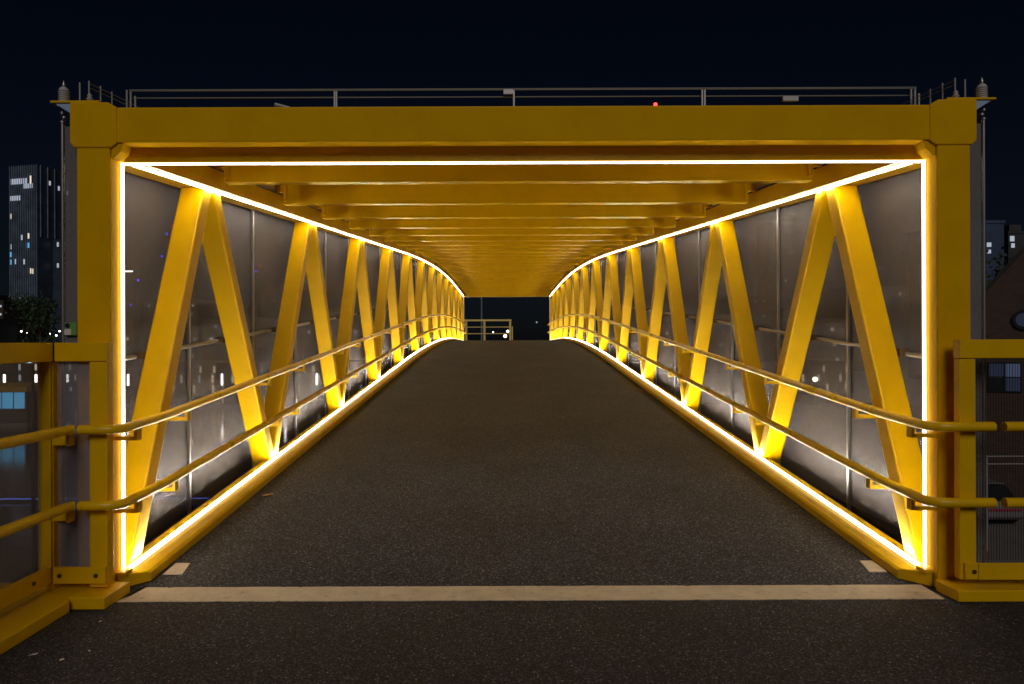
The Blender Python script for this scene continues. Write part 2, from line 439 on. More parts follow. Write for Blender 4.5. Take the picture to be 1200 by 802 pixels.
MB().box(-3.07, -3.01, 4.60, 4.618, .23, 1.528).build('panel_frame', YEL, f, .002)
MB().prism_z([(-3.45, -4), (-2.79, -4), (-2.79, 4.43), (-2.83, 4.47), (-2.83, 4.77), (-3.45, 4.77)], .003, .075).build('kerb_slab', YEL, f, .006)
MB().prism_z([(-2.826, 4.47), (-2.60, 4.47), (-2.595, 4.77), (-2.826, 4.77)], .003, .078).build('kerb_slab', YEL, f, .006)
for h in (1.10, .62):
    p = [(-2.87, y, h) for y in ys(.3, 4.50, .6)] + [(-2.865, 4.54, h), (-2.852, 4.565, h), (-2.842, 4.572, h)]
    hr = MB().tube(p, .0315, 16).build('handrail', YELR, f, smooth=True)
    m = MB(); m.box(-3.0, -2.864, 4.60, 4.612, h - .10, h - .03); m.box(-2.876, -2.864, 4.54, 4.598, h - .10, h - .02); m.build('bracket', YELR, hr)

rf = thing('mesh_fence', 'yellow framed fence with upright wires and two handrails, right of the bridge entrance', 'fence', (2.8, 4.66, 0)); f = rf
MB().box(2.768, 2.872, 4.62, 4.68, .12, 1.526).build('post', YEL, f, .005)
MB().box(2.77, 5.2, 4.622, 4.69, 1.53, 1.65).build('top_rail', YEL, f, .005)
MB().box(2.767, 2.835, 4.612, 4.620, 1.532, 1.648).build('end_cap', YEL, f, .002)
MB().box(2.875, 5.2, 4.60, 4.619, .125, .23).build('bottom_rail', YEL, f, .003)
MB().box(2.79, 2.873, 4.601, 4.618, .127, .232).build('bottom_rail', YEL, f, .003)
MB().box(4.6, 4.7, 4.625, 4.685, .08, 1.526).build('post', YEL, f, .005)
for x in (2.845, 3.175, 3.7, 4.2): bolt(x, 4.60, .178, 'y', f)
m = MB()
x = 2.885
while x < 4.59:
    m.tube([(x, 4.655, .235), (x, 4.655, 1.528)], .0019, 4); x += .0175
m.build('mesh_panel', DARK, f)
MB().prism_z([(2.70, 4.77), (2.695, 4.69), (2.715, 4.55), (3.19, 4.55), (3.19, 4.77)], .003, .075).build('kerb_slab', YEL, f, .006)
MB().prism_z([(3.195, 4.77), (3.195, 4.50), (5.2, 4.50), (5.2, 4.77)], .003, .075).build('kerb_slab', YEL, f, .006)
for h in (1.10, .62):
    hr = MB().tube([(x, 4.575, h) for x in ys(3.02, 5.0, .5)], .0315, 16).build('handrail', YELR, f, smooth=True)
    MB().box(3.9, 3.95, 4.58, 4.62, h - .08, h - .02).build('bracket', YELR, hr)

# edge rods and side mesh behind both columns, roof edge hardware
for sx, w in ((-1, 'left'), (1, 'right')):
    t = thing('edge_screen', f'narrow grey mesh screen held by a steel rod, outside the {w} portal column', 'mesh screen', (sx * 3.07, 4.87, 0))
    MB().tube([(sx * 3.085, 4.86, .08), (sx * 3.085, 4.86, 3.12)], .0105, 10).build('rod', STEEL, t, smooth=True)
    MB().box(sx * 2.952, sx * 3.078, 4.868, 4.872, .1, 3.10).build('mesh_panel', MESH, t)
    mm = MB()
    for i, zz in enumerate((3.115, 3.145, 3.175, 3.205)):
        mm.lathe((sx * (3.085 - .012 * (i % 2)), 4.86, zz), [(.004, 0), (.017, .006), (.017, .018), (.004, .026)], 10)
    mm.build('turnbuckle', STEEL, t, smooth=True)
    t = thing('insulator', f'grey ribbed insulator standing at the outer edge of the {w} corner plate', 'insulator', (sx * 3.075, 4.86, 3.25))
    prof = [(.026, 0), (.033, .008)]
    for i in range(6): prof += [(.036, .014 + i * .014), (.030, .020 + i * .014)]
    prof += [(.028, .1), (.014, .112)]
    MB().lathe((sx * 3.075, 4.86, 3.25), prof, 16).build('ribbed_body', CERAM, t, smooth=True)
    MB().lathe((sx * 3.075, 4.86, 3.362), [(.010, 0), (.013, .012), (.008, .03), (.002, .045)], 10).build('pin', STEEL, t, smooth=True)
    MB().lathe((sx * 2.925, 4.90, 3.25), [(.026, 0), (.028, .02), (.014, .03), (.024, .045), (.012, .055), (.016, .07), (.003, .085)], 12)
    tag(MB().lathe((sx * 2.925, 4.90, 3.25), [(.026, 0), (.028, .02), (.014, .03), (.024, .045), (.012, .055), (.016, .07), (.003, .085)], 12).build('insulator', CERAM, None, smooth=True),
        f'small stubby insulator on the {w} corner plate, inboard of the taller one', 'insulator')
    # guard wire along the roof edge
    t = thing('roof_guard_rail', f'thin wire guard on short steel stanchions along the {w} roof edge', 'guard rail', (sx * 3.03, 5.0, 3.25))
    st = [(4.965, 3.42), (5.075, 3.47), (5.22, 3.485), (5.37, 3.495)]
    for y, zt in st:
        MB().tube([(sx * 3.03, y, 3.25 + g(y)), (sx * 3.03, y, zt + .01)], .006, 6).build('stanchion', GALV, t)
    for dz in (0, -.03):
        MB().tube([(sx * 3.03, 5.075, 3.465 + dz)] + [(sx * 3.03, y, g(y) + 3.455 + dz) for y in ys(5.37, 20, 1.2)], .0028, 5).build('wire', GALV, t)
    for y in [6.5 + 1.6 * i for i in range(9)]:
        MB().tube([(sx * 3.03, y, 3.25 + g(y)), (sx * 3.03, y, g(y) + 3.46)], .006, 6).build('stanchion', GALV, t)
t = thing('roof_cross_rail', 'long thin steel rail running across the roof above the portal header', 'guard rail', (0, 5.62, 3.3))
zb = 3.25 + g(5.62)
for z in (3.605, 3.597, 3.556):
    MB().tube([(-3.03, 5.62 if z > 3.56 else 5.66, z), (3.07, 5.62 if z > 3.56 else 5.66, z)], .0045 if z != 3.597 else .003, 6).build('rail', GALV, t)
for x in (-3.05, -3.02, -2.985, -1.44, -1.425, -.05, 1.41, 1.43, 3.03, 3.06, 3.09):
    MB().box(x - .006, x + .006, 5.62, 5.63, zb, 3.607 if abs(x) not in (2.985, 3.09) else 3.56).build('stanchion', GALV, t)
m = MB().box(-.13, -.055, 5.615, 5.64, 3.565, 3.60); m.build('junction_box', GALV, t)
m = MB().box(2.1 - .06, 2.1 + .06, 5.63, 5.66, 3.51, 3.545); m.build('junction_box', GALV, t)
t = thing('warning_lamp', 'tiny red lamp glowing on the roof right of centre', 'lamp', (.98, 5.3, 3.28))
MB().tube([(.98, 5.3, 3.28), (.98, 5.3, 3.36)], .008, 8).build('stem', GALV, t)
MB().ball((.98, 5.3, 3.375), .014, 6).build('bulb', L_RED, t)
t = thing('roof_camera', 'small grey camera lying tilted on the roof edge left of centre', 'camera', (-1.72, 5.3, 3.28))
MB().tube([(-1.80, 5.3, 3.385), (-1.69, 5.3, 3.355)], .014, 8).build('housing', GALV, t)
MB().tube([(-1.72, 5.3, 3.28), (-1.72, 5.3, 3.36)], .008, 8).build('stem', GALV, t)
t = thing('small_sign', 'small green and white square tag fixed to the left steel rod', 'sign', (-3.03, 4.85, 1.7))
MB().box(-3.065, -2.985, 4.842, 4.85, 1.70, 1.785).build('green_face', GREEN, t)
MB().box(-3.065, -3.02, 4.838, 4.8415, 1.702, 1.74).build('white_corner', WHITE, t)
MB().tube([(-3.045, 4.8415, 1.765), (-3.045, 4.837, 1.765)], .016, 12).build('black_dot', DARK, t)

# litter
def scrap(x, y, z, sz, a, m, name, label, cat, grp=None):
    mb = MB(); ca, sa = math.cos(a), math.sin(a)
    pts = [(-1, -.25), (-.5, -.5), (.4, -.42), (1, .05), (.55, .45), (-.3, .38)]
    pts = [(x + sz * (u * ca - v * sa), y + sz * (u * sa + v * ca)) for u, v in pts]
    zz = [z + .004 + random.uniform(0, .3) * sz for _ in pts]
    mb.loft([[(p[0], p[1], q) for p, q in zip(pts, zz)], [(p[0], p[1], q + .0015) for p, q in zip(pts, zz)]])
    return tag(mb.build(name, m), label, cat, grp)
scrap(-2.42, 7.02, g(7.02), .06, .2, LEAF, 'dry_leaf', 'curled dry brown leaf on the deck against the left kerb', 'leaf')
scrap(-2.62, 3.83, 0, .022, .5, WHITE, 'paper_scrap', 'pale paper scrap on the asphalt nearest the left fence kerb', 'litter')
scrap(-2.43, 3.76, 0, .018, 1.3, WHITE, 'paper_scrap', 'pale paper scrap on the asphalt at the lower left, second from the fence kerb', 'litter')
scrap(-2.35, 3.87, 0, .010, 2.3, WHITE, 'paper_scrap', 'tiny white fleck on the asphalt at the lower left, third from the fence kerb', 'litter')
scrap(-2.52, 4.28, 0, .010, .9, WHITE, 'paper_scrap', 'tiny white fleck on the asphalt in front of the left kerb block', 'litter')
scrap(.75, 11.1, g(11.1), .02, .4, WHITE, 'paper_scrap', 'small white scrap alone on the deck right of the middle', 'litter')

# ------------------------------------------------------------------ far end landing fence
yf, zf = 53.0, ze
t = thing('landing_fence', 'pale yellow open fence with three rails beyond the far end of the bridge', 'fence', (-1.3, yf, zf))
FARY = mat('lit_yellow_tint', (.90, .66, .22), .5)  # yellow made paler, light on the fence put into the colour
for x in (-5.0, -2.95, -1.62, .26):
    MB().box(x - .075, x + .075, yf - .04, yf + .04, zf, zf + 1.53).build('post', FARY, t, .004)
MB().box(-5.05, .36, yf - .05, yf + .05, zf + 1.53, zf + 1.66).build('top_rail', FARY, t, .004)
for h in (1.10, .62): MB().box(-5.0, .2, yf - .12, yf - .07, zf + h - .03, zf + h + .03).build('handrail', FARY, t, .004)
MB().box(.37, .46, yf + .3, yf + .4, zf, zf + 1.15).build('post', FARY, t, .004)

# ------------------------------------------------------------------ surroundings
CX, CZ, F = -.126, 1.65, 850.
def P(px, py, D): return (CX + (px - 591.7) / F * D, D, CZ - (py - 400) / F * D)
GZ = -5.6
structure('water', MB().box(-420, 14, 8, 79, GZ - .4, GZ), WATER)
structure('ground', MB().box(-3000, 3000, -200, 5000, GZ - 2, GZ - .5), GROUND)
structure('quay', MB().box(-600, 600, 80, 700, GZ - .45, GZ + .35), CONC)
structure('quay', MB().box(14.5, 200, 5, 79.5, GZ - .45, GZ + .25), CONC)

def post_lamp(name, label, px, py, D, ms, r=.25, arm=0, group=None, base=GZ, pole=.09):
    x, y, z = P(px, py, D)
    t = thing(name, label, 'street lamp', (x, y, base), group)
    m = MB().tube([(x + arm, y, base), (x + arm, y, z + r * .6)], [pole, pole * .6], 8)
    m.build('pole', DARK, t, smooth=True)
    if arm:
        MB().box(x - r * 1.6, x + arm, y - .08, y + .08, z + r * .35, z + r * .6).build('arm', DARK, t)
        MB().box(x - r * 2.2, x + r * 1.2, y - r * .5, y + r * .5, z - r * .1, z + r * .33).build('lamp_head', ms, t)
    else:
        MB().ball((x, y, z), r, 6).build('lamp_head', ms, t, smooth=True)
    return t
QB = GZ + .35
post_lamp('street_lamp', 'brightest blue white street lamp at the foot of the left tower', 7, 391, 150, L_CYAN, .55, base=QB)
for px, py, lb in ((25, 386.5, 'white street lamp right of the brightest one, left of the mesh screen'), (31, 388, 'dimmer white lamp just right of a taller white one near the left tower'),
                   (48, 392, 'low white lamp under the black foliage left of the mesh screen'), (59, 389.5, 'white lamp between two lower ones left of the mesh screen'),
                   (66, 391.5, 'low white lamp second from the left steel rod'), (70, 386.5, 'white lamp on a tall pole right beside the left steel rod')):
    post_lamp('street_lamp', lb, px, py, 155, L_WHITE, .17, base=QB)
post_lamp('street_lamp', 'near street lamp with blue white head on a black pole behind the left fence mesh', 33, 423, 24, L_CYAN, .10, arm=.16, base=GZ, pole=.075)
post_lamp('street_lamp', 'tall street lamp with flat glowing head behind the first left screen', 152, 317, 42, L_WHITE, .14, arm=.6, base=GZ, pole=.06)
post_lamp('street_lamp', 'white lamp seen past the right post of the far landing fence', 595, 388.5, 120, L_WHITE, .2, base=QB)
post_lamp('street_lamp', 'amber lamp low behind the right post of the far landing fence', 592, 394, 110, L_AMBER, .24, base=QB)
post_lamp('street_lamp', 'faint white lamp on a thin pole behind the middle of the far landing fence', 578, 389.5, 140, L_WHITE, .12, base=QB)
post_lamp('street_lamp', 'tiny lamp in the dark at the right of the far opening', 629, 378, 200, W_COOL, .22, base=QB)
x, y, z = P(564.5, 330, 95)
tag(MB().tube([(x, y, QB), (x, y, z)], [.13, .08], 8).build('mast', mat('grey_mast', (.25, .27, .32), .5), smooth=True), 'slim grey mast rising behind the far landing fence', 'mast')

# row of quay light columns, same look: they share a label
g0 = None
for i, px in enumerate([-105, -68, -31, 5, 42, 79, 115, 150, 187, 222, 260, 297, 334, 371]):
    x, y, z = P(px, 447 + (i - 9) * .35, 82)
    t = thing('light_column', 'slim glowing light column in the evenly spaced row on the far quay', 'light column', (x, y, QB), 'light columns along the far quay')
    if g0 is None:
        base = MB().box(-.10, .10, -.10, .10, 0, z - .65 - QB).build('base', DARK, None)
        head = MB().box(-.085, .085, -.085, .085, z - .64 - QB, z + .65 - QB).build('lamp_head', L_WHITE, None)
        g0 = (base, head)
        for o in g0: o.parent = t; o.location = (0, 0, 0)
    else:
        for o in g0:
            c = o.copy(); COL.objects.link(c); c.parent = t; c.location = (0, 0, 0)
post_lamp('street_lamp', 'round white lamp seen through the right screen just above the handrail', 955, 446, 82, L_WHITE, .28, base=QB)

# buildings
win_proto = {}
def building(name, label, pxl, pxr, pytop, D, depth, m, wins=10, rot=0, wm=None, base=QB, seed=0, ww=1.0, wh=1.1, story=3.2):
    xl, _, zt = P(pxl, pytop, D); xr = P(pxr, pytop, D)[0]
    w = xr - xl; cx = (xl + xr) / 2
    t = thing(name, label, 'building', (cx, D, base)); t.rotation_euler[2] = rot
    H = zt - base
    b = MB().box(-w / 2, w / 2, 0, depth, 0, H); o = b.build('wall', m, None); o.parent = t
    o = MB().box(-w / 2 - .15, w / 2 + .15, -.15, depth + .15, H + .002, H + .5).build('parapet', m, None); o.parent = t
    o = MB().box(-w * .18, w * .12, depth * .3, depth * .6, H + .505, H + 2.4).build('plant_room', m, None); o.parent = t
    rnd = random.Random(seed)
    cols = max(2, int(w / 2.4)); rows = max(2, int(H / story))
    cells = [(c, r) for c in range(cols) for r in range(rows)]; rnd.shuffle(cells)
    for c, r in cells[:wins]:
        x = -w / 2 + (c + rnd.uniform(.25, .75)) * w / cols; z = (r + .35) * H / rows
        mm = rnd.choice(wm or [W_WARM, W_WARM, W_COOL])
        key = (ww, wh, mm.name)
        if key not in win_proto:
            win_proto[key] = MB().box(-ww / 2, ww / 2, -.06, -.004, 0, wh).build('lit_window', mm, None); q = win_proto[key]
        else:
            q = win_proto[key].copy(); COL.objects.link(q)
        q.parent = t; q.location = (x, 0, z)
    return t
spec = [(-260, -60, 372, 130, 'low dark office block far left beyond the fence'),
        (-50, 4, 352, 210, 'dark block at the left picture edge beside the tall tower'),
        (92, 160, 388, 110, 'low dark quay building behind the first left screen'),
        (168, 232, 352, 190, 'mid height dark block between the first two left diagonals'),
        (238, 300, 374, 120, 'low brown building seen through the left screen below the outer rail'),
        (306, 352, 340, 230, 'taller dark block behind the second left screen'),
        (356, 430, 380, 130, 'low dark building behind the third left screen'),
        (440, 520, 396, 150, 'long low building behind the farthest left screens'),
        (655, 740, 398, 170, 'long low building behind the farthest right screens'),
        (770, 850, 384, 150, 'dark block behind the third right screen'),
        (862, 900, 350, 220, 'narrow dark block behind the second right diagonals'),
        (905, 990, 378, 120, 'low dark building seen through the right screen above the handrail'),
        (1000, 1075, 340, 160, 'dark block behind the first right screen')]
for i, (a, b, top, D, lb) in enumerate(spec):
    building('office_block', lb, a, b, top, D, 18, BLD[i % 3] if i % 3 != 2 else BLD[0], wins=[9, 12, 10, 16, 12, 14, 11, 6, 5, 9, 8, 10, 9][i], seed=i + 3, ww=.5, wh=.6, story=2.1)

W_DIM = lamp('lit_shop_dim', (1, .80, .55), 1.0)
building('arcade', 'low waterfront arcade with many small dim lights behind the first left screens', 172, 430, 428, 92, 8, BLD[1], wins=95, seed=41, ww=.26, wh=1.0, story=1.0, wm=[W_DIM, W_DIM, W_COOL])
building('arcade', 'low waterfront arcade with small dim lights seen through the right screens', 880, 1000, 430, 92, 8, BLD[1], wins=45, seed=42, ww=.26, wh=.9, story=1.0, wm=[W_DIM])
building('arcade', 'low waterfront arcade of tiny lights behind the left fence mesh', -60, 140, 424, 96, 8, BLD[1], wins=80, seed=43, ww=.28, wh=.8, story=1.1, wm=[W_DIM, W_DIM, W_COOL])
# tall tower on the left
D = 400
xl = P(8, 192, D)[0]; xr = P(48, 192, D)[0]; zt = P(0, 193, D)[2]
tw = thing('tower_block', 'tall blue black tower with upright ribs and a few lit windows at the left', 'tower', ((xl + xr) / 2, D, QB))
w = xr - xl; H = zt - QB
tw.rotation_euler[2] = R(-14)
def tadd(mb, n, m):
    o = mb.build(n, m, None); o.parent = tw; return o
tadd(MB().box(-w / 2, w / 2, 0, 32, 0, H), 'wall', TOWER)
tadd(MB().box(-w / 2 - 1.1, -w / 2 - .01, 2, 30, 0, H - 14), 'side_wing', TOWER)
tadd(MB().box(w / 2 + .01, w / 2 + 6.5, 10, 40, 0, H * .62), 'side_wing', TOWER)
for i in range(13):
    x = -w / 2 + .3 + i * (w - .6) / 12
    tadd(MB().box(x - .16, x + .16, -.45, -.004, 0, H + .4), 'rib', RIBM)
for i in range(7):
    y = 2 + i * 4.6
    tadd(MB().box(w / 2 + .004, w / 2 + .40, y - .2, y + .2, H * .625, H + .4), 'rib', RIBM)
tw_mats = {'w': W_WARM, 'c': W_COOL, 'b': W_CYAN}
def twin(px, py, k, hw=.42, hh=1.5):
    s = tw_mats[k]; X = (px - 28) / 20. * (w / 2); Z = P(0, py, D)[2] - QB
    tadd(MB().box(X - hw, X + hw, -.30, -.005, Z - hh, Z + hh), 'lit_window', s)
for px in (11.5, 13.5, 15.7, 18, 20.2, 22.5, 25, 28, 31, 33.5): twin(px, 210.5, 'c')
twin(38.5, 209.5, 'w', .6, 2.2)
for px in (30, 32.5, 35, 37.5, 40.5): twin(px, 216.5, 'c', .4, 1.3)
for px in (10.5, 13, 15.5, 18, 20, 23): twin(px, 230, 'c', .4, 1.3)
for px, py, k in ((11, 251, 'w'), (35.5, 275, 'w'), (37, 286, 'b'), (34.5, 286, 'b'), (26, 276.5, 'c'), (10, 296, 'b'), (10.5, 305, 'b'), (17, 304.5, 'c'), (29, 305, 'c'), (38, 316, 'w'), (41, 316.5, 'w'),
                  (23, 349.5, 'c'), (31.5, 354, 'c'), (35, 373, 'c'), (10.5, 365, 'c'), (11, 287, 'c')): twin(px, py, k, .45, 1.4)
for y_, z_, in ((8, 210.5), (14, 214), (20, 217)):
    Z = P(0, z_, D)[2] - QB
    tadd(MB().box(w / 2 + .005, w / 2 + .3, y_ - .5, y_ + .5, Z - 1.2, Z + 1.2), 'lit_window', W_COOL)
for px, py, lb in ((67, 283, 0), (68, 308, 0)):
    X = w / 2 + 3.5; Z = P(0, py, D)[2] - QB
    if Z < H * .6: tadd(MB().box(X - .5, X + .5, 9.7, 9.995, Z - 1.2, Z + 1.2), 'lit_window', W_COOL)

# tree beside the tower (dark crown with small lights behind)
def tree(label, px, pytop, D, rad, base):
    x, y, z = P(px, pytop, D)
    t = thing('tree', label, 'tree', (x, y, base))
    H = z - base
    m = MB().tube([(x, y, base), (x + .1, y, base + H * .35), (x, y, base + H * .75)], [.3, .2, .08], 8)
    for i in range(5):
        a = i * 1.26; m.tube([(x, y, base + H * (.35 + .07 * i)), (x + rad * .6 * math.cos(a), y + rad * .6 * math.sin(a), base + H * (.6 + .06 * i))], [.09, .03], 6)
    m.build('trunk', mat('bark', (.06, .045, .035), .9), t)
    rnd = random.Random(int(px)); m = MB()
    cl = [(rnd.gauss(0, .38) * rad, rnd.gauss(0, .38) * rad, rnd.uniform(.35, .95) * H) for _ in range(26)]
    for cxx, cyy, czz in cl:
        for _ in range(70):
            p = Vector((x + cxx + rnd.gauss(0, rad * .17), y + cyy + rnd.gauss(0, rad * .17), base + czz + rnd.gauss(0, rad * .16)))
            a = Vector((rnd.uniform(-1, 1), rnd.uniform(-1, 1), rnd.uniform(-1, 1))).normalized() * .22
            b = a.cross(Vector((rnd.uniform(-1, 1), rnd.uniform(-1, 1), .3))).normalized() * .13
            m.add([p - a, p + b, p + a, p - b], [(0, 1, 2, 3)])
    m.build('crown', mat('night_leaves', (.04, .07, .03), .7), t)
tree('black leafy tree in front of the left tower foot', 47, 345, 95, 3.2, QB)
tree('dark tree behind the first left screen beside the flat headed lamp', 120, 372, 90, 3.0, QB)
tree('dark tree behind the gable of the brown brick house', 1178, 300, 60, 5.0, GZ + .25)

# cranes with blue lights
def crane(label, pts, D, mast_px, mast_top, reds):
    bx = P(mast_px, 0, D)[0]; zt = P(0, mast_top, D)[2]
    t = thing('tower_crane', label, 'crane', (bx, D, QB))
    m = MB(); s = .8
    for dx in (-s, s):
        for dy in (-s, s): m.tube([(bx + dx, D + dy, QB), (bx + dx, D + dy, zt)], .09, 4)
    z = QB; i = 0
    while z < zt - 2:
        m.tube([(bx - s, D - s, z), (bx + s, D - s, z + 2)], .05, 4) if i % 2 else m.tube([(bx + s, D - s, z), (bx - s, D - s, z + 2)], .05, 4)
        z += 2; i += 1
    m.build('mast', DARK, t)
    a = Vector((bx, D, zt)); b = Vector(P(*pts[0], D))
    m = MB(); m.tube([a, b], .12, 4); m.tube([a + Vector((0, 0, 1.6)), b + Vector((0, 0, .4))], .10, 4)
    n = 12
    for i in range(n):
        q = a.lerp(b, i / n); q2 = a.lerp(b, (i + 1) / n) + Vector((0, 0, 1.6 - 1.2 * (i + 1) / n)); m.tube([q, q2], .06, 4)
    m.build('jib', DARK, t)
    MB().box(bx - 1, bx + 1, D - 1, D + 1, zt + .02, zt + 2.2).build('cab', DARK, t)
    for p in pts: MB().ball(P(*p, D), .42, 4).build('blue_light', L_BLUE, t)
    for p in reds: MB().ball(P(*p, D), .40, 4).build('red_light', L_RED, t)
crane('tower crane with blue lights up its jib behind the first left diagonal', [(196, 273), (190, 299), (162, 327), (153, 356)], 260, 150, 362, [(203, 264)])
crane('small tower crane with blue and red lights behind the second left screen', [(300, 317), (324, 343)], 300, 332, 352, [(305, 311)])
crane('tower crane with two blue lights between the first two left diagonals', [(245, 303), (248, 310)], 320, 262, 345, [])
for (px, py, lb) in ((924, 273, 'upper'), (926, 297, 'lower')):
    pass

# floating pavilion on the dock, left
x0 = P(-60, 0, 62)[0]; x1 = P(31, 0, 62)[0]; 
t = thing('dock_pavilion', 'low waterside pavilion with yellow fascia and bright cyan windows behind the left fence', 'building', ((x0 + x1) / 2, 62, GZ))
zA = P(0, 451, 62)[2]; zB = P(0, 457, 62)[2]; zC = P(0, 465, 62)[2]
MB().box(x0, x1, 62, 68, GZ - .3, GZ + .35).build('pontoon', CONC, t)
MB().box(x0 - .3, x1 + .3, 61.6, 68.4, zB + .0, zA).build('roof', YFAR, t)
MB().box(x0 + .2, x1 - .2, 62.3, 67.7, GZ + .352, zB - .004).build('wall', BLD[0], t)
nx = 6
for i in range(nx):
    a = x0 + .3 + (x1 - x0 - .6) * i / nx
    MB().box(a + .06, a + (x1 - x0 - .6) / nx - .06, 62.24, 62.296, zC - .9, zB - .1).build('window', W_CYAN, t)
# quay edge railing
for lab, X0, X1, D, lb in (('a', -60, 13, 79.2, 'long thin steel railing along the far quay edge'),):
    t = thing('quay_railing', lb, 'railing', (X0, D, QB))
    for z in (.5, 1.1): MB().box(X0, X1, D + .9, D + .94, QB + z, QB + z + .05).build('rail', STEEL, t)
    for i in range(50):
        xx = X0 + (X1 - X0) * i / 49; MB().box(xx - .03, xx + .03, D + .94, D + 1.0, QB, QB + 1.1).build('post', STEEL, t)
# floating boom added to imitate a blue light trace low on the left
t = thing('blue_trace_bar', 'added thin glowing boom with a faint blue light strip low on the dock water at left', 'streak', (-18, 33, GZ))
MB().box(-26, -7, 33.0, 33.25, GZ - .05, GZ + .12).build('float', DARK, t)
MB().box(-26, -7, 33.05, 33.09, GZ + .1205, GZ + .15).build('light_strip', L_TRACE, t)

# ------------------------------------------------------------------ right side: brick house, blue building, car
GR = GZ + .25
D = 30
x0 = P(1150, 0, D)[0]
HA = R(-33)
hs = thing('brick_house', 'brown brick house with steep gable at the right picture edge', 'house', (x0, D, GR))
hs.rotation_euler[2] = HA
def hp(px, py):                 # facade coordinates (u along the wall, z above the ground) of a point on the gable wall
    t_ = (px - 591.7) / F
    u = (D * t_ + CX - x0) / (math.cos(HA) - t_ * math.sin(HA)); Y = D + u * math.sin(HA)
    return u, CZ - (py - 400) / F * Y - GR
def hadd(mb, n, m, par=None):
    o = mb.build(n, m, None); o.parent = par or hs; return o
ez = hp(1150, 350)[1]; W_ = 9.6; SLP = 1.24; pz = ez + W_ / 2 * SLP
hadd(MB().prism_y([(0, 0), (W_, 0), (W_, ez), (W_ / 2, pz), (0, ez)], 0, 11), 'wall', BRICK)
SL = mat('slate', (.02, .02, .024), .7); o_ = .3
rf_ = MB()
rf_.prism_y([(-o_, ez - o_ * SLP + .02), (W_ / 2, pz + .02), (W_ / 2, pz + .2), (-o_, ez - o_ * SLP + .2)], -.05, 11.3)
rf_.prism_y([(W_ / 2 + .001, pz + .02), (W_ + o_, ez - o_ * SLP + .02), (W_ + o_, ez - o_ * SLP + .2), (W_ / 2 + .001, pz + .2)], -.05, 11.3)
hadd(rf_, 'roof', SL)
cu, cz_ = hp(1200, 377)
n = 24; C_ = [(math.cos(2 * math.pi * i / n), math.sin(2 * math.pi * i / n)) for i in range(n)]
ro = [(cu + .40 * c, -.09, cz_ + .40 * q) for c, q in C_]; ri = [(cu + .28 * c, -.09, cz_ + .28 * q) for c, q in C_]
vs = ro + ri + [(p[0], -.003, p[2]) for p in ro] + [(p[0], -.003, p[2]) for p in ri]; fs = []
for i in range(n):
    j = (i + 1) % n
    fs += [(i, j, n + j, n + i), (i, 2 * n + i, 2 * n + j, j), (n + i, n + j, 3 * n + j, 3 * n + i)]
rw = MB(); rw.add(vs, fs); fr = hadd(rw, 'round_window', DARK)
hadd(MB().loft([[(p[0], -.045, p[2]) for p in ri], [(p[0], -.012, p[2]) for p in ri]]), 'pane', W_BLUE, fr)
(ax, az), (bx_, bz) = hp(1159, 428), hp(1195.5, 461)
wf = MB(); wf.box(ax - .05, bx_ + .05, -.05, -.004, bz - .05, bz); wf.box(ax - .05, bx_ + .05, -.05, -.004, az, az + .05)
wf.box(ax - .05, ax, -.05, -.004, bz + .001, az - .001); wf.box(bx_, bx_ + .05, -.05, -.004, bz + .001, az - .001)
mx2, mz2 = (ax + bx_) / 2, (az + bz) / 2
wf.box(mx2 - .025, mx2 + .025, -.045, -.004, bz + .001, az - .001)
wfo = hadd(wf, 'window', DARK)
PB = lamp('lit_window_pale_blue', (.16, .22, .42), .22)
for i, (a, b, c, d) in enumerate(((ax, mx2 - .03, mz2 + .02, az), (mx2 + .03, bx_, mz2 + .02, az), (mx2 + .03, bx_, bz, mz2 - .02), (ax, mx2 - .03, bz, mz2 - .02))):
    hadd(MB().box(a + .005, b - .005, -.03, -.006, c + .005, d - .005), 'pane', (W_BLUE, PB, W_BLUE, DARK)[i], wfo)

bb = building('blue_building', 'dim blue flat roofed building beyond the right column', 1120, 1177, 264, 120, 14, BLD[2], wins=0, base=GR)
for (px, py, s) in ((1159.3, 289, .35), (1159.3, 297, .30)):
    x, y, z = P(px, py, 120); o = MB().box(x - s, x + s, 119.93, 119.995, z - s, z + s).build('lit_window', W_COOL, bb)
b2 = building('narrow_block', 'small dark block with two lit windows at the right picture edge', 1182, 1230, 276, 150, 12, BLD[0], wins=0, base=GR)
for (px, py, s) in ((1186.5, 282, .55), (1187.3, 290, .45)):
    x, y, z = P(px, py, 150); o = MB().box(x - s * .8, x + s * .8, 149.93, 149.995, z - s, z + s).build('lit_window', W_COOL, b2)
t = building('office_block', 'pair of lit windows on a dark tower behind the second right diagonal', 900, 946, 262, 420, 18, BLD[0], wins=0)
for px, py in ((925, 273), (928, 297), (921, 330)):
    x, y, z = P(px, py, 420); MB().box(x - .8, x + .8, 419.9, 419.99, z - .6, z + .6).build('lit_window', W_WARM, t)

# railings and a parked car below the right fence
t = thing('street_railing', 'grey two rail street railing seen low through the right fence wires', 'railing', (18, 26, GR))
for py in (537, 546):
    x0_, _, z = P(1100, py, 24); MB().tube([(x0_, 24, z), (x0_ + 10, 24, z)], .022, 8).build('rail', GALV, t)
z_top = P(0, 536, 24)[2]
for i in range(7):
    xx = P(1100, 0, 24)[0] + i * 1.6; MB().box(xx - .03, xx + .03, 24.02, 24.08, GR, z_top).build('post', GALV, t)
